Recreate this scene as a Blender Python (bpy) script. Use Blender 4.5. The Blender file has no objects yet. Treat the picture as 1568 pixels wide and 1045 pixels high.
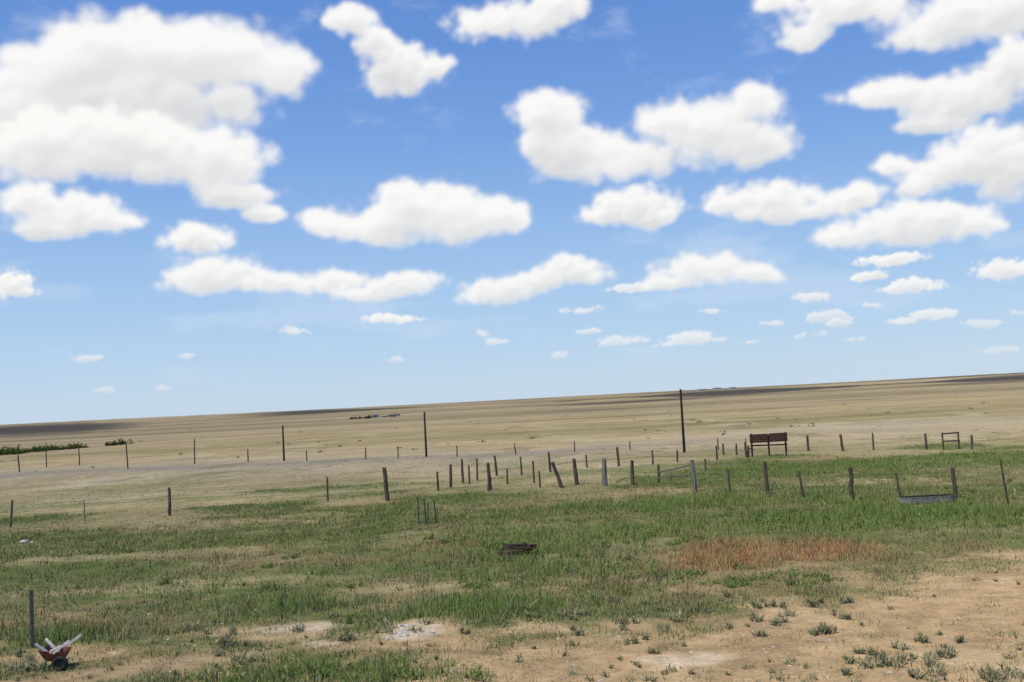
import bpy, math
import numpy as np
from mathutils import Vector, Matrix
rng = np.random.default_rng(7)
F=1655.0; CX,CY=784.0,522.5; ROLL=math.atan(0.0523); PITCH=math.atan(102.4/F); H=3.8
scene=bpy.context.scene
# ---------------------------------------------------------------- helpers
def smooth(a,b,x):
    t=np.clip((x-a)/(b-a),0,1); return t*t*(3-2*t)
def vgrid(res,n):
    g=rng.random((n,n)); c=np.arange(res)*n/res; i=c.astype(int); t=c-i; t=t*t*(3-2*t); j=(i+1)%n
    a=g[i][:,i]*(1-t)[None,:]+g[i][:,j]*t[None,:]; b=g[j][:,i]*(1-t)[None,:]+g[j][:,j]*t[None,:]
    return a*(1-t)[:,None]+b*t[:,None]
def fbm_tile(res=1024,n0=4,octs=7,gain=.5):
    o=np.zeros((res,res)); a=1
    for k in range(octs): o+=a*vgrid(res,n0*2**k); a*=gain
    return (o-o.mean())/o.std()
def worley(res,n):
    px=rng.random((n,n)); py=rng.random((n,n)); c=(np.arange(res)+.5)*n/res
    X,Y=np.meshgrid(c,c); ix=X.astype(int); iy=Y.astype(int); d=np.full((res,res),9.)
    for a in(-1,0,1):
        for b in(-1,0,1):
            jx=(ix+a)%n; jy=(iy+b)%n
            d=np.minimum(d,(ix+a+px[jy,jx]-X)**2+(iy+b+py[jy,jx]-Y)**2)
    return 1-np.sqrt(d)
TILE=fbm_tile(); TILE2=fbm_tile(gain=.65); TILE0=fbm_tile(octs=2)
b=worley(1024,12)+.6*worley(1024,26)+.25*worley(1024,56); BIL=(b-b.mean())/b.std()
def samp(T,x,y):
    n=T.shape[0]; x=(np.asarray(x)%1.0)*n; y=(np.asarray(y)%1.0)*n
    i=np.floor(x).astype(int); j=np.floor(y).astype(int); fx=x-i; fy=y-j
    i%=n; j%=n; i2=(i+1)%n; j2=(j+1)%n
    return (T[j,i]*(1-fx)+T[j,i2]*fx)*(1-fy)+(T[j2,i]*(1-fx)+T[j2,i2]*fx)*fy
def ray(px,py):
    dx=px-CX; dy=CY-py; c,s=math.cos(ROLL),math.sin(ROLL)
    rx=dx*c+dy*s; ry=-dx*s+dy*c; cp,sp=math.cos(PITCH),math.sin(PITCH)
    v=np.array([rx, F*cp-ry*sp, ry*cp+F*sp]); return v/np.linalg.norm(v)
def Gz(x,y):
    x=np.asarray(x,float); y=np.asarray(y,float)
    yy=np.clip(y,0,2100)
    z=5.9e-6*np.maximum(yy-200,0)**2 - .03*np.maximum(y-2100,0)
    z=np.maximum(z,-120)
    far=smooth(400,1300,y)*(1-smooth(2300,3000,y))
    z=z+far*1.3*samp(TILE0,x/5200+.3,y/7600+.1)
    near=smooth(5,12,np.hypot(x,y))*(1-smooth(200,300,y))
    z=z+near*(.035*samp(TILE,x/23,y/23)+.05*samp(TILE,x/90+.4,y/90))
    return z
def gp(px,py):
    d=ray(px,py); t0=1.; t=2.
    while t<6000:
        p=d*t
        if H+p[2] < float(Gz(p[0],p[1])): break
        t0=t; t*=1.01
    for _ in range(25):
        m=(t0+t)/2; p=d*m
        if H+p[2]<float(Gz(p[0],p[1])): t=m
        else: t0=m
    return np.array([d[0]*t,d[1]*t,float(Gz(d[0]*t,d[1]*t))])
def setmesh(name,co,faces_flat,sizes,mat,col=None,smooth_=False):
    me=bpy.data.meshes.new(name); co=np.asarray(co,np.float32)
    me.vertices.add(len(co)); me.vertices.foreach_set('co',co.ravel())
    ff=np.asarray(faces_flat,np.int32).ravel(); sizes=np.asarray(sizes,np.int32)
    me.loops.add(len(ff)); me.loops.foreach_set('vertex_index',ff)
    me.polygons.add(len(sizes)); st=np.concatenate([[0],np.cumsum(sizes)[:-1]]).astype(np.int32)
    me.polygons.foreach_set('loop_start',st)
    me.polygons.foreach_set('use_smooth',np.full(len(sizes),smooth_))
    if col is not None:
        a=me.color_attributes.new('Col','FLOAT_COLOR','POINT'); col=np.asarray(col,np.float32)
        if col.shape[1]==3: col=np.hstack([col,np.ones((len(col),1),np.float32)])
        a.data.foreach_set('color',col.ravel())
    me.update(calc_edges=True); me.validate()
    ob=bpy.data.objects.new(name,me); scene.collection.objects.link(ob)
    if mat: me.materials.append(mat)
    return ob
def newmat(name):
    m=bpy.data.materials.new(name); m.use_nodes=True; nt=m.node_tree; nt.nodes.clear()
    o=nt.nodes.new('ShaderNodeOutputMaterial'); return m,nt,o
def L(nt,a,b): nt.links.new(a,b)
# ---------------------------------------------------------------- materials
def simple_mat(name,c1,c2,scale=6,rough=.8,metal=0,stretch=(1,1,1),bump=.3):
    m,nt,o=newmat(name); N=nt.nodes.new
    tc=N('ShaderNodeTexCoord'); mp=N('ShaderNodeMapping'); mp.inputs['Scale'].default_value=stretch
    no=N('ShaderNodeTexNoise'); no.inputs['Scale'].default_value=scale; no.inputs['Detail'].default_value=6
    cr=N('ShaderNodeValToRGB'); cr.color_ramp.elements[0].position=.35; cr.color_ramp.elements[1].position=.65
    cr.color_ramp.elements[0].color=(*c1,1); cr.color_ramp.elements[1].color=(*c2,1)
    p=N('ShaderNodeBsdfPrincipled'); p.inputs['Roughness'].default_value=rough; p.inputs['Metallic'].default_value=metal
    p.inputs['Specular IOR Level'].default_value=.2
    bu=N('ShaderNodeBump'); bu.inputs['Strength'].default_value=bump; bu.inputs['Distance'].default_value=.02
    L(nt,tc.outputs['Object'],mp.inputs[0]); L(nt,mp.outputs[0],no.inputs['Vector']); L(nt,no.outputs['Fac'],cr.inputs[0])
    L(nt,cr.outputs[0],p.inputs['Base Color']); L(nt,no.outputs['Fac'],bu.inputs['Height']); L(nt,bu.outputs[0],p.inputs['Normal'])
    L(nt,p.outputs[0],o.inputs[0]); return m
M_wood=simple_mat('weathered_wood',(.065,.043,.030),(.155,.112,.082),9,.9,0,(3,3,.5),.6)
M_wooddark=simple_mat('dark_wood',(.04,.025,.018),(.085,.05,.038),9,.85,0,(3,3,.5),.5)
M_board=simple_mat('red_brown_boards',(.05,.022,.016),(.10,.042,.030),9,.9,0,(.5,3,3),.5)
M_woodgrey=simple_mat('bleached_wood',(.13,.115,.10),(.27,.24,.20),9,.9,0,(3,3,.5),.5)
M_pole=simple_mat('creosoted_pole',(.022,.017,.014),(.055,.042,.035),5,.85,0,(4,4,.3),.4)
M_steel=simple_mat('galvanised_steel',(.15,.17,.16),(.28,.3,.29),14,.5,.4)
M_tpost=simple_mat('painted_steel_post',(.05,.065,.055),(.10,.115,.10),20,.6,.2)
M_wire=simple_mat('rusty_wire',(.10,.08,.07),(.2,.17,.15),20,.6,.3)
M_tank=simple_mat('tank_metal',(.17,.165,.15),(.30,.29,.26),6,.9,0)
M_tankin=simple_mat('tank_inside',(.035,.032,.026),(.07,.062,.05),6,.9,0)
M_rubber=simple_mat('rubber',(.012,.012,.012),(.03,.03,.03),14,.7)
M_red=simple_mat('faded_red_paint',(.13,.04,.028),(.24,.085,.06),9,.6)
M_green=simple_mat('green_paint',(.02,.10,.06),(.05,.16,.09),12,.6)
M_pale=simple_mat('pale_lumber',(.48,.45,.40),(.72,.69,.63),12,.8)
M_rock=simple_mat('pale_rock',(.40,.35,.28),(.60,.54,.46),7,.9)
M_white=simple_mat('white_siding',(.55,.55,.53),(.75,.75,.73),3,.8)
M_roof=simple_mat('grey_roof',(.12,.11,.11),(.2,.19,.18),3,.8)
def veg_mat(name,up=1.2,trans=.3):
    m,nt,o=newmat(name); N=nt.nodes.new
    at=N('ShaderNodeAttribute'); at.attribute_name='Col'
    ge=N('ShaderNodeNewGeometry'); sc=N('ShaderNodeVectorMath'); sc.operation='ADD'; sc.inputs[1].default_value=(0,0,up)
    nm=N('ShaderNodeVectorMath'); nm.operation='NORMALIZE'
    d=N('ShaderNodeBsdfDiffuse'); t=N('ShaderNodeBsdfTranslucent'); mx=N('ShaderNodeMixShader'); mx.inputs[0].default_value=trans
    L(nt,ge.outputs['Normal'],sc.inputs[0]); L(nt,sc.outputs[0],nm.inputs[0]); L(nt,nm.outputs[0],d.inputs['Normal'])
    L(nt,at.outputs['Color'],d.inputs['Color']); L(nt,at.outputs['Color'],t.inputs['Color'])
    L(nt,d.outputs[0],mx.inputs[1]); L(nt,t.outputs[0],mx.inputs[2]); L(nt,mx.outputs[0],o.inputs[0]); return m
M_grass=veg_mat('grass_blades',1.8,.22); M_leaf=veg_mat('leaves',.9,.25)
# ---------------------------------------------------------------- ground layout (metres)
def edge(pts):
    w=np.array([gp(*p)[:2] for p in pts]); o=np.argsort(w[:,0]); return w[o]
DIRT=edge([(-300,1120),(200,1075),(480,1062),(640,1030),(700,1000),(760,985),(900,970),(1000,962),(1100,950),(1250,935),(1340,905),(1400,872),(1568,856),(1900,840)])
GREEN=edge([(-500,815),(0,800),(300,785),(600,768),(800,752),(960,742),(1080,718),(1200,702),(1400,692),(1568,684),(2000,665)])
def E(cx,cy,rx,ry):
    c=gp(cx,cy); a=gp(cx,cy-ry); b_=gp(cx,cy+ry)
    return (c[0],1/c[1],rx*c[1]/F,abs(1/b_[1]-1/a[1])/2)
def em(e,x,y,n,soft=.35):
    d=np.hypot((x-e[0])/e[2],(1/np.maximum(y,3)-e[1])/e[3])+.28*n
    return 1-smooth(1-soft,1+soft,d)
P_dirt=[E(*p) for p in [(440,970,120,18),(620,972,80,18),(290,1015,190,26),(560,985,140,16),(130,1035,140,18),(700,1010,90,30),(1160,965,90,20),(990,960,90,14),(900,985,160,16),(820,965,90,12),(120,1005,120,12)]]
P_pale=[E(*p) for p in [(625,968,30,9),(1070,1010,60,12),(460,962,60,7),(500,985,40,5)]]
P_rust=[E(*p) for p in [(1210,848,135,19),(1080,864,80,15),(1280,838,60,11)]]
P_rust2=[E(*p) for p in [(1180,852,200,30),(700,985,50,12),(1480,850,90,10),(930,890,80,10),(990,752,60,6),(660,835,70,12),(1230,702,40,3.5),(520,855,200,8),(1100,905,120,12),(120,955,140,8),(330,850,120,7)]]
P_lush=[E(*p) for p in [(820,840,130,24),(900,880,150,22),(980,820,120,18),(1450,790,160,28),(1280,800,130,15),(500,1035,230,24),(60,980,70,12),(1250,717,220,9),(1500,702,140,10),(560,745,180,4),(740,930,130,14),(480,930,120,8),(1050,770,180,9)]]
P_thin=[E(*p) for p in [(350,768,120,5),(350,800,140,5),(330,755,40,3),(480,790,70,4),(1330,740,80,6),(1000,752,60,5),(700,738,90,8),(860,735,80,6),(1420,765,60,8),(150,778,160,6),(1430,775,60,6),(200,850,200,6),(330,895,200,7),(620,900,120,6),(150,905,160,6)]]
def layout(x,y):
    n1=samp(TILE,x/19+.13,y/19+.7); n2=samp(TILE2,x/6.3,y/6.3); n3=samp(TILE,x/60,y/45+.2)
    g=1-smooth(-3,6,y-np.interp(x,GREEN[:,0],GREEN[:,1])+3.5*n1)
    dn=.55*n1+.45*n2
    d=1-smooth(-.9,1.1,y-np.interp(x,DIRT[:,0],DIRT[:,1])+1.1*dn)
    dp=0
    for e in P_dirt: dp=np.maximum(dp,.9*em(e,x,y,n2,.5))
    d=np.maximum(d,dp)
    d=np.maximum(d,.7*smooth(.6,1.7,n2+.5*n1)*(1-smooth(20,30,y)))
    mx=lambda L_,s=.5: np.max([em(e,x,y,n2,s) for e in L_],axis=0)
    return dict(g=g,d=d,pale=mx(P_pale),rust=mx(P_rust,.8),rust2=mx(P_rust2,.9),lush=mx(P_lush,.8),thin=mx(P_thin,.8),n1=n1,n2=n2,n3=n3)
def mixc(c,t,m): return c*(1-m[...,None])+np.array(t)*m[...,None]
def ground_color(x,y):
    m=layout(x,y); n1,n2,n3=m['n1'],m['n2'],m['n3']
    s=samp(TILE2,x/420,y/140+.5); s2=samp(TILE,x/1900+.2,y/520)
    c=np.zeros(x.shape+(3,))+np.array((.36,.282,.15))
    c=mixc(c,(.25,.225,.105),smooth(-.2,1.6,s)*.8)
    c=mixc(c,(.43,.33,.175),smooth(.2,1.5,-s)*.7)
    ctr=98-.02*x+5*samp(TILE,x/160,.3+0*x)
    band=np.exp(-((y-ctr)/21)**2)
    c=mixc(c,(.39,.33,.235),np.clip(band*(.8+.3*s),0,1))
    tr=np.exp(-((y-ctr+2)/5)**2)*smooth(30,-5,x); c=mixc(c,(.27,.24,.19),tr*.75)
    c=mixc(c,(.45,.38,.24),smooth(.7,1.8,samp(TILE2,x/60,y/70+.9))*.7*smooth(45,60,y)*(1-smooth(200,500,y)))
    c=mixc(c,(.22,.18,.10),smooth(.8,1.8,samp(TILE2,x/26+.5,y/60+.4))*.55*smooth(55,70,y)*(1-smooth(200,400,y)))
    c=mixc(c,(.17,.185,.07),smooth(.1,1.4,samp(TILE2,x/75+.4,y/22+.3))*.75*smooth(42,50,y)*(1-smooth(66,84,y)))
    fr=smooth(130,500,y)
    c=mixc(c,(.335,.265,.16),fr*.85)
    c=mixc(c,(.225,.18,.105),fr*smooth(.1,1.2,s2)*.65)
    c=mixc(c,(.41,.325,.20),fr*smooth(.2,1.3,-s2)*.75)
    s4=samp(TILE,x/800+.7,y/130); c=mixc(c,(.17,.145,.085),smooth(.7,1.4,s4)*smooth(110,200,y)*.6)
    def cloud_shadow(y0,w,xa,xb,k=1.):  # cloud shadows on the far rise, painted as dark bands into the ground colour
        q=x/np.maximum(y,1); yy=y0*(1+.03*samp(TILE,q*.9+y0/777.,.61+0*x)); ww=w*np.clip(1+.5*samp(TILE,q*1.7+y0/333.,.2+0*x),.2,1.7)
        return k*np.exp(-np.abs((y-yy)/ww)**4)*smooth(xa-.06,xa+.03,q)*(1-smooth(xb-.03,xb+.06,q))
    r=np.maximum.reduce([cloud_shadow(1470,230,.04,.9),cloud_shadow(1010,60,.04,.16,.9),cloud_shadow(1700,190,-.22,-.10,1),cloud_shadow(1330,330,-.9,-.37),cloud_shadow(2010,80,.33,.9,.8),cloud_shadow(560,25,.05,.17,.45),cloud_shadow(1960,70,-.02,.2,.5),cloud_shadow(400,16,.12,.34,.35),cloud_shadow(1150,70,.27,.5,.6)])
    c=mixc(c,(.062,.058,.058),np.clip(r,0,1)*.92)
    gg=np.zeros_like(c)+np.array((.17,.175,.068))
    gg=mixc(gg,(.27,.225,.115),smooth(-.1,1.4,n1*.6+n2*.5)*.85)
    gg=mixc(gg,(.12,.15,.05),smooth(0,1.5,-n1)*.8)
    c=c*(1-m['g'][...,None])+gg*m['g'][...,None]
    c=mixc(c,(.14,.165,.058),m['lush']*.65)
    c=mixc(c,(.41,.33,.175),m['thin']*.7)
    c=mixc(c,(.32,.215,.12),m['rust2']*.4)
    c=mixc(c,(.34,.20,.10),m['rust']*.75)
    dd=np.zeros_like(c)+np.array((.43,.30,.16)); dd=mixc(dd,(.32,.22,.12),smooth(0,1.6,n2)*.7); dd=mixc(dd,(.49,.36,.21),smooth(.2,1.6,-n1)*.6)
    c=c*(1-m['d'][...,None])+dd*m['d'][...,None]
    c=mixc(c,(.60,.49,.34),m['pale']*.7)
    return c
az=np.concatenate([np.arange(-52,52,.12),np.arange(52,308,4.)]); az=np.radians(az)
rr=np.concatenate([np.geomspace(.8,12.5,24),np.geomspace(13,125,320),np.geomspace(126.5,2600,260),np.geomspace(2700,17000,26)])
A,R=np.meshgrid(az,rr); gx=R*np.sin(A); gy=R*np.cos(A); gz=Gz(gx,gy)
nr,na=gx.shape
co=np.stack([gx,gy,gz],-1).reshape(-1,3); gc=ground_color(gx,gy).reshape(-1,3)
I=(np.arange(nr-1)[:,None]*na+np.arange(na)[None,:]); J=(np.arange(nr-1)[:,None]*na+(np.arange(na)[None,:]+1)%na)
quads=np.stack([I,I+na,J+na,J],-1).reshape(-1,4)[:,::-1]
nv=len(co); co=np.vstack([co,[[0,0,0]]]); gc=np.vstack([gc,[[.4,.3,.18]]])
tri=np.stack([np.arange(na),(np.arange(na)+1)%na,np.full(na,nv)],-1)[:,::-1]
m,nt,o=newmat('prairie_ground'); N=nt.nodes.new
at=N('ShaderNodeAttribute'); at.attribute_name='Col'; tc=N('ShaderNodeTexCoord')
def noise(sc,det,r=.6):
    n=N('ShaderNodeTexNoise'); n.inputs['Scale'].default_value=sc; n.inputs['Detail'].default_value=det; n.inputs['Roughness'].default_value=r
    L(nt,tc.outputs['Object'],n.inputs['Vector']); return n
n1=noise(2.2,8,.7); n2=noise(14,5,.7); n3=noise(.05,10,.75)
def mr(src,a,b_,c,d):
    q=N('ShaderNodeMapRange'); q.inputs[1].default_value=a; q.inputs[2].default_value=b_; q.inputs[3].default_value=c; q.inputs[4].default_value=d
    L(nt,src,q.inputs[0]); return q.outputs[0]
def mul(a,b_):
    q=N('ShaderNodeMath'); q.operation='MULTIPLY'; L(nt,a,q.inputs[0]); L(nt,b_,q.inputs[1]); return q.outputs[0]
k=mul(mul(mr(n1.outputs['Fac'],.3,.7,.70,1.28),mr(n2.outputs['Fac'],.3,.7,.76,1.22)),mr(n3.outputs['Fac'],.3,.7,.76,1.22))
vm=N('ShaderNodeVectorMath'); vm.operation='SCALE'; L(nt,at.outputs['Color'],vm.inputs[0]); L(nt,k,vm.inputs['Scale'])
bs=N('ShaderNodeBsdfDiffuse'); bs.inputs['Roughness'].default_value=.8
bu=N('ShaderNodeBump'); bu.inputs['Strength'].default_value=.75; bu.inputs['Distance'].default_value=.06
ad=N('ShaderNodeMath'); ad.operation='ADD'; L(nt,n1.outputs['Fac'],ad.inputs[0]); L(nt,mr(n2.outputs['Fac'],0,1,0,.4),ad.inputs[1])
L(nt,ad.outputs[0],bu.inputs['Height']); L(nt,bu.outputs[0],bs.inputs['Normal']); L(nt,vm.outputs[0],bs.inputs['Color']); L(nt,bs.outputs[0],o.inputs[0])
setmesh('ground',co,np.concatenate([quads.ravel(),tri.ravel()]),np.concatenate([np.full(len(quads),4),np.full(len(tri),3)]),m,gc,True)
# ---------------------------------------------------------------- grass
def blades(px,py,h,w,col,lean=.55,colvar=.16):
    n=len(px); a=rng.random(n)*2*np.pi; l=rng.normal(0,lean,n)*h; la=rng.random(n)*2*np.pi
    pz=Gz(px,py)-.01
    dx=np.cos(a)*w/2; dy=np.sin(a)*w/2
    v=np.empty((n,3,3)); v[:,0]=np.stack([px-dx,py-dy,pz],-1); v[:,1]=np.stack([px+dx,py+dy,pz],-1)
    v[:,2]=np.stack([px+np.cos(la)*l,py+np.sin(la)*l,pz+h],-1)
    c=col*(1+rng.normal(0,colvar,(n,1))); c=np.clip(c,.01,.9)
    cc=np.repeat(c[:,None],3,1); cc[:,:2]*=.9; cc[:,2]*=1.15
    return v.reshape(-1,3),cc.reshape(-1,3)
NT=165000
inv=rng.uniform(1/80.,1/13.0,NT); inv=np.where(rng.random(NT)<.35,rng.uniform(1/95.,1/35.,NT),inv)
d=1/inv; a=np.radians(rng.uniform(-40,40,NT)); tx=d*np.sin(a); ty=d*np.cos(a)
m_=layout(tx,ty)
clump=samp(TILE2,tx/2.6+.31,ty/2.6)
pr=(m_['g']*(.36+.58*smooth(-1,1.0,clump)))*(1-.94*m_['d'])+ (1-m_['g'])*.20*(1-m_['d'])
pr=np.maximum(pr,.92*m_['lush']*(1-.7*m_['d']))*(1-.5*m_['thin'])*(1-.9*m_['pale'])
keep=rng.random(NT)<pr; tx,ty,d=tx[keep],ty[keep],d[keep]; m_={k_:v_[keep] for k_,v_ in m_.items()}; clump=clump[keep]
n=len(tx); print('tufts',n)
base=np.zeros((n,3))+np.array((.195,.225,.080))
base=mixc(base,(.14,.195,.058),smooth(-.3,1.3,-m_['n1'])*.8)
base=mixc(base,(.28,.26,.12),smooth(-.1,1.5,m_['n1'])*.75)
base=mixc(base,(.165,.24,.063),m_['lush']*.85)
base=mixc(base,(.39,.32,.175),(1-m_['g'])*.85*(1-m_['lush']))
base=mixc(base,(.40,.33,.175),((rng.random(n)<.17)&(m_['lush']<.5)).astype(float)*.8)
base=mixc(base,(.31,.20,.10),(rng.random(n)<.04+.14*smooth(.3,1.5,m_['n2'])).astype(float)*.7)
base=mixc(base,(.21,.22,.13),(rng.random(n)<.14).astype(float)*(d<30))
base=mixc(base,(.32,.23,.12),((rng.random(n)<.5)*m_['rust2']))
base=mixc(base,(.44,.245,.115),((rng.random(n)<.72)*m_['rust']))
ht=(.05+.05*smooth(-1,1.5,clump)+.09*m_['lush']*(1-.5*smooth(45,60,d))+.08*m_['rust'])*(1-.4*m_['d'])*(1-.35*(1-m_['g']))*rng.lognormal(0,.38,n)
NB=8
bx=np.repeat(tx,NB); by=np.repeat(ty,NB); bd=np.repeat(d,NB); sp=(.05+.0026*bd)
bx=bx+rng.normal(0,1,len(bx))*sp; by=by+rng.normal(0,1,len(by))*sp
bh=np.repeat(ht,NB)*rng.uniform(.45,1.3,len(bx)); bw=.007+.0005*bd
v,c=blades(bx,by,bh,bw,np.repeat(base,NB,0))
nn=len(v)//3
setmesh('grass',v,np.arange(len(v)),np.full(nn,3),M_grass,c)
NS=26000; inv=rng.uniform(1/60.,1/14.,NS); d=1/inv; a=np.radians(rng.uniform(-40,40,NS)); sx=d*np.sin(a); sy=d*np.cos(a); q=layout(sx,sy)
kp=rng.random(NS)<(.09+.3*q['lush']+.6*q['rust']+.15*q['rust2'])*q['g']*(1-q['d']); sx,sy,d=sx[kp],sy[kp],d[kp]; q={k_:v_[kp] for k_,v_ in q.items()}
sc_=np.zeros((len(sx),3))+np.array((.36,.33,.17)); sc_=mixc(sc_,(.21,.26,.09),(rng.random(len(sx))<.5).astype(float)); sc_=mixc(sc_,(.45,.26,.13),(q['rust']>.3).astype(float)*.85); sc_=mixc(sc_,(.34,.24,.13),(q['rust2']>.3).astype(float)*.5)
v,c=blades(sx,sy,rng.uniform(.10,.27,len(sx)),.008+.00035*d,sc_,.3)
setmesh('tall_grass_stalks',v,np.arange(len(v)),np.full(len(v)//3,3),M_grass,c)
# ---------------------------------------------------------------- leafy masses
def leafmass(cs,rad,hh,nl,ls,col,spiky=1.6,cvar=.15):
    V=[];C=[]
    for (x,y),r,h,nlf,s in zip(cs,rad,hh,nl,ls):
        z=float(Gz(x,y)); k_=max(3,int(4+3*rng.random()))
        lob=rng.normal(0,.5,(k_,2))*r; lr=rng.uniform(.3,.75,k_)*r; lh=rng.uniform(.4,1,k_)*h
        w_=rng.integers(0,k_,nlf); dirs=rng.normal(0,1,(nlf,3)); dirs/=np.linalg.norm(dirs,axis=1)[:,None]; dirs[:,2]=np.abs(dirs[:,2])
        q_=dirs*(rng.random(nlf)**.45)[:,None]
        p=np.stack([x+lob[w_,0]+q_[:,0]*lr[w_], y+lob[w_,1]+q_[:,1]*lr[w_], z+q_[:,2]*lh[w_]],-1)
        t=rng.normal(0,1,(nlf,3)); t/=np.linalg.norm(t,axis=1)[:,None]; u=rng.normal(0,1,(nlf,3)); u/=np.linalg.norm(u,axis=1)[:,None]; t[:,2]=np.abs(t[:,2])+.4
        tri_=np.stack([p-u*s*.4,p+u*s*.4,p+t*s*spiky],1)
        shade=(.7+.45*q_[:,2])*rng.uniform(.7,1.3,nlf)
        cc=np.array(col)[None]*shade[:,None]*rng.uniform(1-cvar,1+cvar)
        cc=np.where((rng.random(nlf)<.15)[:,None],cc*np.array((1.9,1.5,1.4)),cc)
        V.append(tri_.reshape(-1,3)); C.append(np.repeat(cc,3,0))
    return np.vstack(V),np.clip(np.vstack(C),.005,.9)
def mass(name,cs,rad,hh,nl,ls,col,**k):
    v,c=leafmass(cs,rad,hh,nl,ls,col,**k); return setmesh(name,v,np.arange(len(v)),np.full(len(v)//3,3),M_leaf,c)
spots=[(375,985),(392,995),(360,978),(540,968),(490,965),(655,960),(1160,945),(1225,968),(985,985),(940,975),(1400,995),(1440,1005),(1460,1035),(1350,1000),(1520,1035),(1325,1030),(1060,955),(870,960),(1210,905),(1130,930),(1010,940),(905,920),(1260,915),(850,930),(1400,1030),(330,965),(430,945),(60,1020),(30,1010),(1080,945),(1190,935),(1300,925),(1220,950),(1370,1015),(1425,1020),(1490,1030)]
cs=[];rd=[];hh=[];nl=[];ls=[]
for s in spots:
    p=gp(s[0]+rng.normal(0,8),s[1]+rng.normal(0,4))
    for k_ in range(rng.integers(1,5)):
        cs.append((p[0]+rng.normal(0,.4),p[1]+rng.normal(0,.5))); r=rng.lognormal(-2.3,.4); rd.append(r); hh.append(r*rng.uniform(.8,1.3)); nl.append(int(30+r*320)); ls.append(.034)
for k_ in range(240):
    dd=1/rng.uniform(1/26.,1/14.2); aa=np.radians(rng.uniform(-32,32)); x,y=dd*math.sin(aa),dd*math.cos(aa)
    cs.append((x,y)); r=rng.uniform(.02,.08); rd.append(r); hh.append(r*rng.uniform(.7,1.3)); nl.append(22); ls.append(.026)
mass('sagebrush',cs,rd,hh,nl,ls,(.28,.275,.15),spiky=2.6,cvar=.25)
cs=[];rd=[];hh=[];nl=[];ls=[]
for (x0,y0,sx_,sy_,n_) in [(800,842,60,12,16),(900,880,120,14,18),(960,830,110,14,20),(1450,780,100,14,26),(1300,792,120,8,16),(500,1036,110,10,20),(600,870,300,30,16),(1120,890,120,8,14)]:
    for k_ in range(n_):
        p=gp(x0+rng.normal(0,sx_),y0+rng.normal(0,sy_)); cs.append(tuple(p[:2])); r=rng.uniform(.12,.35); rd.append(r); hh.append(rng.uniform(.08,.2)); nl.append(90); ls.append(.03+.0006*p[1])
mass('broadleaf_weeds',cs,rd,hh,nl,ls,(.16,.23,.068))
cs=[];rd=[];hh=[];nl=[];ls=[]
for k_ in range(110):
    dd=1/rng.uniform(1/900.,1/110.); aa=np.radians(rng.uniform(-36,36)); s=rng.uniform(.12,.4)*(1+dd/400)
    cs.append((dd*math.sin(aa),dd*math.cos(aa))); rd.append(s); hh.append(s*.7); nl.append(22); ls.append(s*.3)
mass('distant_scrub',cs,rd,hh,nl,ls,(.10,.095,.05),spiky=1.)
def row(pts,n_,s0,jit,col,name):
    cs=[];rd=[];hh=[];nl=[];ls=[]
    for k_ in range(n_):
        i=rng.random()*(len(pts)-1); j=int(i); t=i-j; px_=pts[j][0]*(1-t)+pts[j+1][0]*t; py_=pts[j][1]*(1-t)+pts[j+1][1]*t
        p=gp(px_,py_); s=s0*rng.uniform(.5,1.2)*p[1]/F; cs.append((p[0],p[1]+rng.normal(0,jit))); rd.append(s*1.1); hh.append(s*1.2); nl.append(170); ls.append(s*.2)
    mass(name,cs,rd,hh,nl,ls,col,spiky=1.1)
row([(-120,699),(0,697),(30,696),(50,692)],34,11,5,(.06,.09,.025),'willow_bushes')
row([(50,692),(100,689),(142,685)],24,9,4,(.06,.09,.025),'willow_bushes.001')
row([(168,683),(188,681)],7,9,2,(.05,.075,.025),'willow_bushes.002')
row([(540,642),(560,641),(566,641)],16,4.5,8,(.03,.04,.022),'shelterbelt_trees')
row([(590,639),(610,637)],9,4,8,(.03,.04,.022),'shelterbelt_trees.001')
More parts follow.
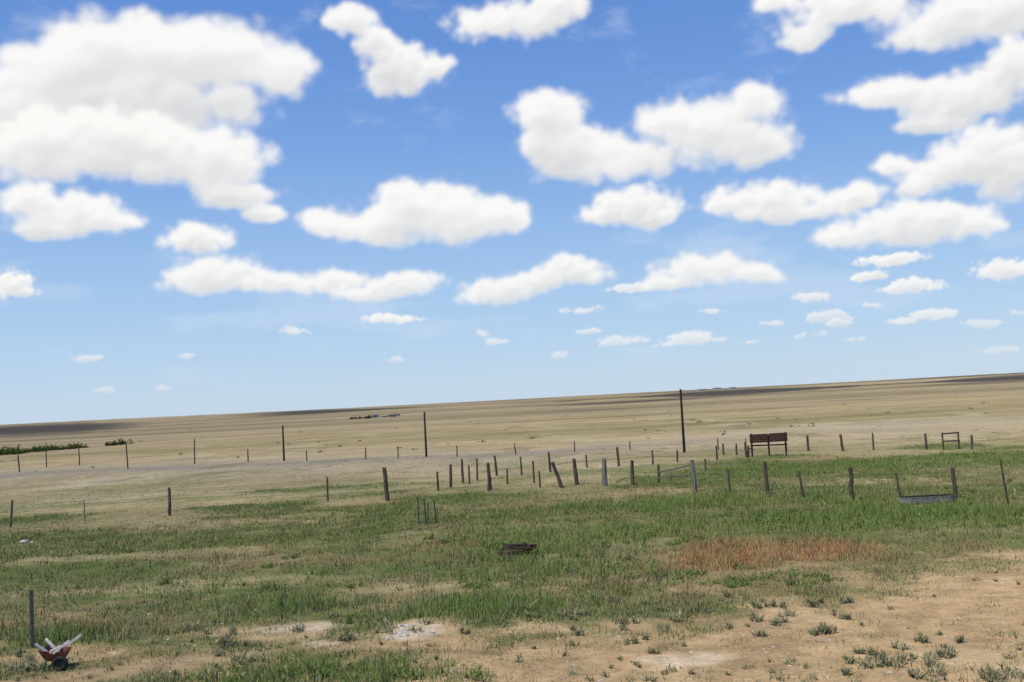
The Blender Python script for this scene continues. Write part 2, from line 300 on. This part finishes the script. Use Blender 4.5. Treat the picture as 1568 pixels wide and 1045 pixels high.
# ---------------------------------------------------------------- built objects
class MB:
    def __init__(s): s.v=[];s.f=[]
    def tube(s,p0,p1,r0,r1,n=8,jit=0.,seg=1,cap=True):
        p0=np.array(p0,float);p1=np.array(p1,float);ax=p1-p0;ax/=np.linalg.norm(ax)
        u=np.cross(ax,[0,0,1.]) if abs(ax[2])<.9 else np.cross(ax,[1.,0,0]); u/=np.linalg.norm(u); w=np.cross(ax,u); b=len(s.v)
        for k in range(seg+1):
            t=k/seg; c=p0*(1-t)+p1*t+ (rng.normal(0,jit,3)*.5 if 0<k<seg else 0); r=r0*(1-t)+r1*t
            for i in range(n):
                a=2*math.pi*i/n; rad=r*(1+rng.normal(0,jit/max(r,1e-4)*.3) if jit else 1)
                q=c+(u*math.cos(a)+w*math.sin(a))*rad
                if jit and k==seg: q=q+ax*rng.normal(0,r*.35)
                s.v.append(q)
        for k in range(seg):
            for i in range(n):
                a=b+k*n+i; a2=b+k*n+(i+1)%n; s.f.append((a,a2,a2+n,a+n))
        if cap: s.f.append(tuple(b+i for i in range(n))[::-1]); s.f.append(tuple(b+seg*n+i for i in range(n)))
    def box(s,c,hx,hy,hz,M=None):
        b=len(s.v); M=np.eye(3) if M is None else M
        for x in(-1,1):
            for y in(-1,1):
                for z in(-1,1): s.v.append(np.array(c)+M@np.array([x*hx,y*hy,z*hz]))
        for f in [(0,1,3,2),(4,6,7,5),(0,4,5,1),(2,3,7,6),(0,2,6,4),(1,5,7,3)]: s.f.append(tuple(b+i for i in f))
    def plank(s,p0,p1,w,t):
        p0=np.array(p0,float);p1=np.array(p1,float);ax=p1-p0;l=np.linalg.norm(ax);ax/=l
        up=np.array([0,0,1.]) if abs(ax[2])<.8 else np.array([0,1.,0]); n=np.cross(ax,up);n/=np.linalg.norm(n);up=np.cross(n,ax)
        s.box((p0+p1)/2,l/2,t/2,w/2,np.stack([ax,n,up],1))
    def obj(s,name,mat,parent=None):
        me=bpy.data.meshes.new(name); me.from_pydata([tuple(x) for x in s.v],[],s.f); me.update(); me.materials.append(mat)
        o=bpy.data.objects.new(name,me); scene.collection.objects.link(o)
        if parent: o.parent=parent
        return o
def empty(name):
    e=bpy.data.objects.new(name,None); scene.collection.objects.link(e); return e
def postline(px,yt,yb,xt=None):
    p=gp(px,yb); dist=p[1]; hpx=yb-yt; h=hpx*dist/F
    lean=0 if xt is None else (xt-(px-.0523*hpx))*dist/F
    return p,h,lean
def fence(name,posts,strands=4,wires=True,mat=M_wood,rail=None):
    e=empty(name); tops=[]; k=0
    for P in posts:
        px,yt,yb,w=P[:4]; xt=P[4] if len(P)>4 else None; mm=P[5] if len(P)>5 else mat
        p,h,lean=postline(px,yt,yb,xt); r=w*p[1]/F/2*.95
        if xt is None: lean=rng.normal(0,.025)*h
        mb=MB(); t=p+np.array([lean,rng.normal(0,.03)*h,h]); mb.tube(p-np.array([0,0,.15]),t,r*1.1,r*.88,8,r*.2,4)
        k+=1; mb.obj('post_%d'%k,mm,e); tops.append((p,t))
    if wires:
        mb=MB()
        for (p,t),(p2,t2) in zip(tops[:-1],tops[1:]):
            for s in range(strands):
                q=.22+.7*s/max(strands-1,1); a=p+(t-p)*q; b=p2+(t2-p2)*q; prev=a
                sag=.02+.03*rng.random()
                for i in range(1,7):
                    u=i/6; c=a*(1-u)+b*u; c=c-np.array([0,0,sag*4*u*(1-u)]); mb.tube(prev,c,.0035,.0035,4,0,1,False); prev=c
        mb.obj('wires',M_wire,e)
    return e,tops
fence('wire_fence',[(-170,775,822,4),(16,767,808,3.6,17),(130,765,798,2,None,M_woodgrey),(260,748,790,5,258),(502,732,768,3),(594,717,767,7,588),(671,723,750,3.5),(690,712,748,4.5)])
fence('corral_fence',[(709,704,740,4),(719,713,742,3),(731,703,736,3),(751,710,750,6,747),(761,698,729,4,757),(777,718,742,3),(799,700,728,3),(818,706,740,3),(843,693,723,4,840)],3)
fence('corral_fence.001',[(671,728,752,3),(749,722,752,5),(827,722,747,3),(862,708,747,6,846),(883,703,743,6,879),(926,703,744,8,None,M_woodgrey),(969,706,743,6),(1009,712,740,4),(1065,705,753,7,1060,M_woodgrey)],3)
fence('corral_fence.002',[(899,697,716,3),(948,685,714,4,945),(1000,690,712,3),(1037,690,708,3),(1081,703,722,3),(1098,683,704,3),(1108,679,697,3),(1128,680,697,3),(1143,678,701,4)],3)
fence('wire_fence.001',[(1065,715,755,3,None,M_woodgrey),(1118,720,758,3.5,1115),(1176,708,758,6.5,1172),(1231,723,762,4,1224),(1305,717,766,7.5,1302),(1378,725,760,4,1373),(1463,716,765,7,1459),(1545,705,775,3.5,1533),(1660,700,768,6)])
fence('wire_fence.002',[(1204,678,692,3),(1238,667,691,4),(1291,666,691,4.5,1287),(1338,664,690,3),(1419,664,689,4),(1489,667,688,4),(1573,650,684,4),(1660,646,680,4)])
fence('wire_fence.003',[(-60,698,727,2.4),(30,697,723,2.4),(71,690,716,2),(122,684,713,2),(196,680,718,2.2),(298,673,711,2),(380,688,708,2),(470,690,706,2),(560,686,703,2),(610,687,702,2),(700,683,700,2),(790,679,696,2),(880,676,692,2),(965,676,690,2),(1047,674,690,2),(1100,672,689,2),(1143,672,688,2)],3)
fence('fence_stake',[(641,762,803,2.2,639),(653,765,803,2.6,649),(655,770,803,2.2,655),(669,766,801,2.2,664)],2,False,M_tpost)
mb=MB(); a=gp(1010,742); b=gp(1062,738); mb.tube(a+[0,0,.55],b+[0,0,.78],.04,.035,7,.01,3); mb.tube(a+[0,0,.3],b+[0,0,.35],.035,.03,7,.01,3); mb.obj('fallen_rail',M_woodgrey)
for px,yt,yb,w in [(1048,597,693,4.2),(653,632,700,3.4),(435,652,706,3)]:
    e=empty('utility_pole'); p=gp(px,yb); h=(yb-yt)*p[1]/F; r=w*p[1]/F/2
    mb=MB(); mb.tube(p-np.array([0,0,.4]),p+np.array([0,0,h]),r*1.1,r*.75,10,r*.03,6); mb.obj('pole',M_pole,e)
    mb=MB(); mb.tube(p+[r*.6,0,h*.965],p+[r*2.1,0,h*.985],r*.16,r*.16,6); mb.tube(p+[r*2.0,0,h*.98],p+[r*2.0,0,h*1.0],r*.35,r*.22,8); mb.obj('insulator_bracket',M_steel,e)
e=empty('steel_t_post'); p=gp(50,993); mb=MB(); h=1.0
mb.box(p+[0,0,h/2-.1],.036,.006,h/2+.1); mb.box(p+[0,.026,h/2-.1],.006,.02,h/2+.1)
for k in range(16): mb.box(p+[0,-.009,.12+k*.055],.008,.006,.008)
o_=mb.obj('t_section',M_tpost,e)
e=empty('wooden_sign_board'); pl=gp(1155,700); pr_=gp(1201,698); yv=(pl[1]+pr_[1])/2; x0,x1=pl[0],pr_[0]; W=x1-x0; s=yv/F; z0=float(Gz((x0+x1)/2,yv))
mb=MB(); hh_=35*s
for q in (0,.5,1): mb.tube([x0+W*q,yv,z0-.2],[x0+W*q,yv,z0+hh_*(1 if q!=.5 else .93)],.06,.055,8,.008,3)
mb.tube([x0-.35,yv-.5,z0-.1],[x0-.33,yv-.5,z0+.75],.06,.05,8,.008,3)
mb.plank([x0-.1,yv-.05,z0+hh_*.5],[x1+.1,yv-.05,z0+hh_*.47],.09,.05); mb.tube([x0-.35,yv-.5,z0+.5],[x0,yv,z0+.6],.03,.03,6)
mb.obj('frame',M_wooddark,e)
mb=MB()
for k in range(4):
    zz=z0+hh_*(.66+.094*k); mb.plank([x0-.12,yv-.085,zz],[x0+W*.485,yv-.085,zz-.01],.128,.03); mb.plank([x0+W*.515,yv-.085,zz],[x1+.12,yv-.085,zz+.005],.128,.03)
mb.obj('boards',M_board,e)
e=empty('wooden_gate_frame'); pl=gp(1445,689); pr_=gp(1468,687.5); yv=pl[1]; z0=pl[2]; x0,x1=pl[0],pr_[0]; h=26*yv/F
mb=MB(); mb.tube([x0,yv,z0-.2],[x0-.03,yv,z0+h],.06,.05,8,.008,3); mb.tube([x1,yv,z0-.2],[x1,yv,z0+h],.06,.05,8,.008,3)
mb.plank([x0-.05,yv-.07,z0+h*.93],[x1+.05,yv-.07,z0+h*.96],.09,.04); mb.plank([x0-.05,yv-.07,z0+h*.5],[x1+.05,yv-.07,z0+h*.48],.09,.04); mb.obj('frame',M_wood,e)
e=empty('stock_tank'); p=gp(1420,770); s=p[1]/F; Lh=42*s; n=40; prof=[(.96,0),(1.0,.02),(1.0,.19),(1.03,.20),(1.03,.225),(.985,.225),(.98,.06)]
def ring(mb,prof):
    for (k,z) in prof:
        for i in range(n):
            a=2*math.pi*i/n; r=.32*k; xx=math.cos(a)*r+(Lh-.32)*(1 if math.cos(a)>0 else -1); mb.v.append(p+np.array([xx,math.sin(a)*r,z]))
    for j in range(len(prof)-1):
        for i in range(n): mb.f.append((j*n+i,j*n+(i+1)%n,(j+1)*n+(i+1)%n,(j+1)*n+i))
mb=MB(); ring(mb,prof[:6]); mb.obj('shell',M_tank,e)
mb=MB(); ring(mb,prof[5:]); mb.f.append(tuple(range(n,2*n))); mb.obj('inside',M_tankin,e)
e=empty('scrap_lumber_pile'); p=gp(790,851); mb=MB()
for k in range(9):
    a=rng.normal(0,.25); l=rng.uniform(.3,.48); c=p+[rng.normal(0,.1),rng.normal(0,.15),.06+.026*k]; dv=np.array([math.cos(a)*l,math.sin(a)*l,rng.normal(0,.03)]); mb.plank(c-dv,c+dv,rng.uniform(.03,.05),.09)
mb.obj('planks',M_wooddark,e)
e=empty('wheelbarrow'); p=gp(88,1024)
def T(x,y,z): return p+np.array([x,y,z])
mb=MB()
top=[(-.22,-.20,.33),(.16,-.20,.28),(.16,.20,.28),(-.22,.20,.33)]; bot=[(-.13,-.13,.15),(.08,-.13,.13),(.08,.13,.13),(-.13,.13,.15)]
for q in top+bot: mb.v.append(T(*q))
cc=np.mean([T(*q) for q in top],0)
for q in top+bot: v_=T(*q); mb.v.append(cc+(v_-cc)*.95+np.array([0,0,.006]))
for i in range(4):
    j=(i+1)%4; mb.f+= [(i,4+i,4+j,j),(8+i,8+j,12+j,12+i),(i,j,8+j,8+i)]
mb.f+=[(4,5,6,7),(15,14,13,12)]; mb.obj('tray',M_red,e)
mb=MB(); 
for sy in(-.19,.19): mb.plank(T(.14,sy*.35,.08),T(-.26,sy,.44),.035,.03); mb.plank(T(.02,sy*1.05,.28),T(.30,sy*1.25,.47),.04,.03)
mb.plank(T(-.02,-.2,.3),T(-.02,.2,.3),.04,.03); mb.obj('handles',M_pale,e)
mb=MB()
for sy in(-.14,.14): mb.plank(T(-.1,sy,.2),T(-.16,sy,0),.03,.02); mb.plank(T(.05,sy,.16),T(.12,sy*.5,.09),.03,.02)
mb.plank(T(-.16,-.15,.03),T(-.16,.15,.03),.03,.02); mb.obj('legs',M_green,e)
mb=MB(); n,mm=28,10
for i in range(n):
    for j in range(mm):
        a=2*math.pi*i/n; b_=2*math.pi*j/mm; r=.085+.035*math.cos(b_); mb.v.append(T(.13+math.cos(a)*r,-.2+.05*math.sin(b_),.12+math.sin(a)*r))
for i in range(n):
    for j in range(mm): mb.f.append((i*mm+j,((i+1)%n)*mm+j,((i+1)%n)*mm+(j+1)%mm,i*mm+(j+1)%mm))
mb.tube(T(.13,-.23,.12),T(.13,-.17,.12),.06,.06,14); mb.tube(T(.13,-.25,.12),T(.13,.1,.12),.012,.012,8); mb.obj('wheel',M_rubber,e)
def rocks(name,items,mat):
    mb=MB()
    for (x,y,z,r) in items:
        b=len(mb.v); n=7
        for j in range(5):
            th=math.pi*j/4
            for i in range(n):
                a=2*math.pi*i/n+j*.3; k=r*rng.uniform(.75,1.15); mb.v.append(np.array([x+math.sin(th)*math.cos(a)*k*1.2,y+math.sin(th)*math.sin(a)*k,z+math.cos(th)*k*.6]))
        for j in range(4):
            for i in range(n): mb.f.append((b+j*n+i,b+j*n+(i+1)%n,b+(j+1)*n+(i+1)%n,b+(j+1)*n+i))
    return mb.obj(name,mat)
it=[]
for k in range(520):
    dd=1/rng.uniform(1/24.,1/14.); aa=math.radians(rng.uniform(-32,32)); x,y=dd*math.sin(aa),dd*math.cos(aa); it.append((x,y,float(Gz(x,y)),abs(rng.normal(.012,.011))+.005))
rocks('pebbles',it,M_rock)
p=gp(38,832); rocks('pale_rock',[(p[0],p[1],p[2]+.05,.14),(p[0]+.22,p[1]+.1,p[2],.07)],M_rock)
it=[]
for k in range(26):
    p=gp(622+rng.normal(0,20),969+rng.normal(0,4)); it.append((p[0],p[1],p[2],rng.uniform(.03,.08)))
rocks('pale_stones',it,M_rock)
def house(name,px,py,w,dp,h,rot=0):
    e=empty(name); p=gp(px,py); mb=MB(); mb.box([p[0],p[1],p[2]+h/2],w/2,dp/2,h/2); mb.obj('walls',M_white,e)
    mb=MB(); z=p[2]+h+.003; x,y=p[0],p[1]; o=.4; rh=h*.5
    mb.v=[np.array(q) for q in [(x-w/2-o,y-dp/2-o,z),(x+w/2+o,y-dp/2-o,z),(x+w/2+o,y+dp/2+o,z),(x-w/2-o,y+dp/2+o,z),(x-w/2-o,y,z+rh),(x+w/2+o,y,z+rh)]]
    mb.f=[(0,1,5,4),(2,3,4,5),(0,4,3),(1,2,5),(0,3,2,1)]; mb.obj('roof',M_roof,e)
    mb=MB(); 
    for q in(-.3,.05,.32): mb.box([x+w*q,y-dp/2-.02,p[2]+h*(.55 if q!=.05 else .4)],.5,.03,.55 if q!=.05 else .95)
    mb.obj('windows_and_door',M_wooddark,e)
house('farm_house',575,640,5,4,1.8); house('farm_shed',603,639,5,4,1.6)
house('farm_house.001',1098,597,14,8,2.4); house('farm_shed.001',1075,599,16,9,2.2); house('farm_shed.002',1122,596,12,8,2.2)
# ---------------------------------------------------------------- clouds
rng=np.random.default_rng(23)
clouds=[
 [(1300,15,110,40),(1450,35,120,50),(1540,20,70,45),(1230,60,45,22),(1180,5,40,20)],
 [(300,90,170,70),(100,115,120,60),(430,112,66,50),(180,80,90,46),(200,165,210,60),(20,170,90,70),(350,160,60,30)],
 [(60,225,115,60),(180,225,130,55),(250,245,160,52),(335,235,95,55),(360,300,72,26),(405,332,40,15)],
 [(110,325,105,42),(40,300,60,36),(180,335,45,20),(70,355,45,18)],
 [(535,28,46,26),(575,62,38,32),(612,108,64,44),(668,105,36,22)],
 [(790,32,96,36),(850,12,50,28)],
 [(850,178,62,44),(830,222,40,22),(900,238,100,44),(1000,240,90,40),(1090,200,105,68),(1155,155,48,46),(1160,225,58,36),(1030,185,50,34)],
 [(640,322,110,54),(630,295,52,30),(500,338,54,30),(575,345,80,38),(730,338,80,36),(785,335,34,22)],
 [(970,320,70,32),(920,335,44,18),(1005,332,44,18)],
 [(1180,303,92,34),(1300,308,62,28),(1115,320,46,18),(1200,325,100,18)],
 [(1370,140,85,28),(1480,150,100,48),(1550,105,60,55),(1430,190,60,16)],
 [(1490,245,90,48),(1545,265,60,55),(1400,285,44,22),(1440,260,50,30),(1360,260,36,18)],
 [(1390,352,110,34),(1440,332,80,26),(1290,365,46,20),(1495,345,40,20)],
 [(1365,397,62,12),(1330,424,34,9)],
 [(300,366,60,29)],[(325,425,88,31),(430,435,76,20),(515,430,60,18)],[(610,438,80,24),(560,450,60,14)],
 [(770,447,72,23),(880,416,62,25),(825,432,44,16)],[(1075,412,84,34),(1165,420,46,16),(1025,436,46,14)],[(18,440,44,24)],[(1540,412,48,20)],[(1400,438,44,14),(1370,445,30,9)],
 [(965,440,42,9)],[(1250,455,36,9)],[(600,488,52,9)],[(455,506,36,10)],[(735,507,18,9),(770,523,26,7)],[(895,475,36,7)],[(1085,476,26,6)],[(955,522,38,10)],[(1060,519,42,12),(1035,526,32,6)],[(1100,520,26,6)],[(855,544,22,8)],
 [(1265,488,34,9)],[(1290,495,28,6)],[(1335,467,18,7)],[(1170,495,26,7)],[(1225,514,34,8)],[(1430,482,46,11),(1385,492,28,7)],[(1510,495,44,8)],[(143,548,22,7)],[(290,544,15,7)],[(605,551,15,6)],[(160,598,16,4)],[(245,594,15,5)],[(1540,535,32,7)],[(1150,523,22,5)],[(905,507,22,5)],[(1560,480,32,8)],[(1300,520,22,4)],
 [(1750,80,140,60),(1850,140,130,60)],[(1720,300,110,45)],[(1700,430,80,24)],[(-180,100,160,70),(-120,220,130,60)],[(-150,420,90,30)],[(-160,520,40,10)],[(1680,510,50,10)]]
daz=.06
AZ=np.arange(-44,44,daz); EL=np.arange(-.6,29,daz); RGB=np.zeros((len(EL),len(AZ),3)); AL=np.zeros((len(EL),len(AZ)))
def ang(px,py):
    v=ray(px,py); return math.degrees(math.atan2(v[0],v[1])),math.degrees(math.asin(v[2]))
def blur(a,n,ax):
    if n<1: return a
    for _ in range(2):
        k=np.cumsum(np.concatenate([np.repeat(np.take(a,[0],ax),n+1,ax),a,np.repeat(np.take(a,[-1],ax),n,ax)],ax),ax)
        hi=np.take(k,np.arange(2*n+1,k.shape[ax]),ax); lo=np.take(k,np.arange(0,k.shape[ax]-2*n-1),ax); a=(hi-lo)/(2*n+1)
    return a
for ci,bl in enumerate(clouds):
    bb=[]
    for (x,y,rx,ry) in bl:
        a0,e0=ang(x,y); ax_=(ang(x+rx,y)[0]-ang(x-rx,y)[0])/2; ey=(ang(x,y-ry)[1]-ang(x,y+ry)[1])/2; bb.append((a0,e0,ax_*1.17,ey*1.17))
    S=max(math.sqrt(q[2]*q[3]) for q in bb); S=max(S,.25)
    amin=min(q[0]-q[2]*1.8 for q in bb);amax=max(q[0]+q[2]*1.8 for q in bb);emin=min(q[1]-q[3]*2.2 for q in bb);emax=max(q[1]+q[3]*2.2 for q in bb)
    ia=np.where((AZ>amin)&(AZ<amax))[0]; ie=np.where((EL>emin)&(EL<emax))[0]
    if len(ia)<4 or len(ie)<4: continue
    X,Y=np.meshgrid(AZ[ia],EL[ie]); ox,oy=rng.random(2)
    wx=samp(TILE,X/(S*7)+ox,Y/(S*7)+oy); wy=samp(TILE,X/(S*7)+oy+.5,Y/(S*7)+ox)
    Xw=X+wx*S*.07; Yw=Y+wy*S*.05; ksum=0
    for (a0,e0,rx,ry) in bb:
        u=(Xw-a0)/rx; v_=(Yw-e0)/ry; v_=np.where(v_<0,v_*1.2,v_); ksum=ksum+np.exp(7*(1-np.sqrt(u*u+v_*v_)))
    f=np.log(ksum)/7
    T_=S*6 if S>.6 else S*9
    fb=samp(TILE,X/T_+ox,Y/(T_*.8)+oy); bi=samp(BIL,X/T_+oy,Y/(T_*.85)+ox); fs=samp(TILE0,X/(T_*1.3)+ox,Y/T_+oy)
    f2=f-.06+.06*fb+.075*bi+.03*fs
    small=S<.75
    if small: f2=f2+.20*fb-.04
    al=smooth(0,.40 if not small else .6,f2); al=blur(blur(al,1 if S>1.2 else 0,0),1 if S>1.2 else 0,1)
    dens=np.clip(f2,0,.8)
    Ln=max(2,int(S*1.2/daz)); cum=np.cumsum(dens[::-1],0)[::-1]; sh=np.vstack([cum[Ln:],np.zeros((min(Ln,len(cum)),cum.shape[1]))])[:len(cum)]
    tau=(cum-sh)*daz/S; nb=int(S*.11/daz); tau=blur(blur(tau,nb,0),nb,1)
    lit=np.exp(-1.9*np.maximum(tau-.05,0))
    hgt=np.clip(f2+.05,0,1)**.6+.055*bi+.06*fs; nb=max(1,int(S*.06/daz)); hgt=blur(blur(hgt,nb,0),nb,1); gy_,gx_=np.gradient(hgt,daz/S)
    rel=np.clip((-gy_*.8+gx_*.4)*.11,-.13,.13)
    b_=np.clip(.18+.87*lit+rel,0,1)
    e_=smooth(.1,.9,al); b_=b_*e_+ .78*(1-e_)
    col=np.array((.60,.615,.64))*(1-b_[...,None])+np.array((.975,.963,.94))*b_[...,None]
    hz=np.clip((1-Y/9),0,.75)[...,None]*.5; col=col*(1-hz)+np.array((.72,.78,.85))*hz
    al=al*(.975 if S>.8 else .80)*np.clip(.42+Y/9,0,1)
    sl=np.ix_(ie,ia); na_=al+AL[sl]*(1-al); RGB[sl]=np.where(na_[...,None]>1e-4,(col*al[...,None]+RGB[sl]*(AL[sl]*(1-al))[...,None])/np.maximum(na_,1e-4)[...,None],col); AL[sl]=na_
X,Y=np.meshgrid(AZ,EL); ve=smooth(.9,2.4,samp(TILE2,X/38+.2,Y/17+.6))*.18*smooth(2,7,Y)+.16*smooth(.3,2,samp(TILE,X/24+.7,Y/6+.1))*smooth(1,4,Y)*(1-smooth(7,12,Y)); na_=AL+ve*(1-AL); RGB=np.where(na_[...,None]>1e-5,(RGB*AL[...,None]+np.array((.86,.89,.95))*(ve*(1-AL))[...,None])/np.maximum(na_,1e-5)[...,None],0.8); AL=na_
A,Ev=np.meshgrid(np.radians(AZ),np.radians(EL)); RD=19000.
co=np.stack([RD*np.cos(Ev)*np.sin(A),RD*np.cos(Ev)*np.cos(A),RD*np.sin(Ev)],-1).reshape(-1,3)
ne,na=A.shape; I=(np.arange(ne-1)[:,None]*na+np.arange(na-1)[None,:]).ravel(); quads=np.stack([I,I+1,I+1+na,I+na],-1)
mxa=AL.reshape(-1)[quads].max(1); quads=quads[mxa>.004]
used=np.unique(quads); rem=np.zeros(ne*na,np.int64); rem[used]=np.arange(len(used)); quads=rem[quads]
m,nt,o=newmat('cloud_vapour'); N=nt.nodes.new
at=N('ShaderNodeAttribute'); at.attribute_name='Col'; em_=N('ShaderNodeEmission'); tr=N('ShaderNodeBsdfTransparent'); mx=N('ShaderNodeMixShader')
L(nt,at.outputs['Color'],em_.inputs[0]); L(nt,at.outputs['Alpha'],mx.inputs[0]); L(nt,tr.outputs[0],mx.inputs[1]); L(nt,em_.outputs[0],mx.inputs[2]); L(nt,mx.outputs[0],o.inputs[0])
setmesh('sky_clouds',co[used],quads,np.full(len(quads),4),m,np.hstack([RGB.reshape(-1,3),AL.reshape(-1,1)])[used],True)
# ---------------------------------------------------------------- world, sun, camera
sd=Vector((-.42,-.28,0)).normalized()*math.cos(math.radians(60)); sd.z=math.sin(math.radians(60))
w=bpy.data.worlds.new('World'); scene.world=w; w.use_nodes=True; nt=w.node_tree; nt.nodes.clear(); N=nt.nodes.new
sk=N('ShaderNodeTexSky'); sk.sky_type='NISHITA'; sk.sun_disc=False; sk.sun_elevation=math.radians(60); sk.sun_rotation=math.atan2(sd.x,sd.y)
sk.air_density=1.0; sk.dust_density=.4; sk.ozone_density=1.5
tc=N('ShaderNodeTexCoord'); sx_=N('ShaderNodeSeparateXYZ'); L(nt,tc.outputs['Generated'],sx_.inputs[0])
cr=N('ShaderNodeValToRGB'); cr.color_ramp.interpolation='B_SPLINE'; L(nt,sx_.outputs['Z'],cr.inputs[0])
els=[(0,(.55,.69,.85)),(.05,(.47,.65,.87)),(.13,(.35,.56,.87)),(.24,(.18,.37,.79)),(.37,(.105,.26,.69)),(.6,(.075,.20,.55)),(1,(.06,.16,.46))]
E_=cr.color_ramp.elements; E_[0].position=0; E_[0].color=(*els[0][1],1); E_[1].position=1; E_[1].color=(*els[-1][1],1)
for p_,c_ in els[1:-1]:
    q=E_.new(p_); q.color=(*c_,1)
sc=N('ShaderNodeVectorMath'); sc.operation='SCALE'; sc.inputs['Scale'].default_value=1/.12; L(nt,cr.outputs[0],sc.inputs[0])
mx=N('ShaderNodeMix'); mx.data_type='RGBA'; mx.inputs[0].default_value=.85; L(nt,sk.outputs[0],mx.inputs[6]); L(nt,sc.outputs[0],mx.inputs[7])
bg=N('ShaderNodeBackground'); bg.inputs[1].default_value=.12; ou=N('ShaderNodeOutputWorld'); L(nt,mx.outputs[2],bg.inputs[0]); L(nt,bg.outputs[0],ou.inputs[0])
sl=bpy.data.lights.new('sun','SUN'); sl.energy=3.7; sl.angle=math.radians(.53); sl.color=(1,.94,.84); so=bpy.data.objects.new('sun',sl); scene.collection.objects.link(so); so.rotation_euler=sd.to_track_quat('Z','Y').to_euler()
cd=bpy.data.cameras.new('camera'); cam=bpy.data.objects.new('camera',cd); scene.collection.objects.link(cam); scene.camera=cam
cd.sensor_width=36; cd.lens=F*36/1568; cd.clip_start=.1; cd.clip_end=60000
c,s=math.cos(ROLL),math.sin(ROLL); Wr=Vector((1,0,0)); fw=Vector((0,math.cos(PITCH),math.sin(PITCH))); Wu=Wr.cross(fw)
Rv=Wr*c-Wu*s; Uv=Wr*s+Wu*c
cam.matrix_world=Matrix(((Rv.x,Uv.x,-fw.x,0),(Rv.y,Uv.y,-fw.y,0),(Rv.z,Uv.z,-fw.z,H),(0,0,0,1)))
scene.view_settings.view_transform='Standard'; scene.view_settings.look='None'; scene.view_settings.exposure=0
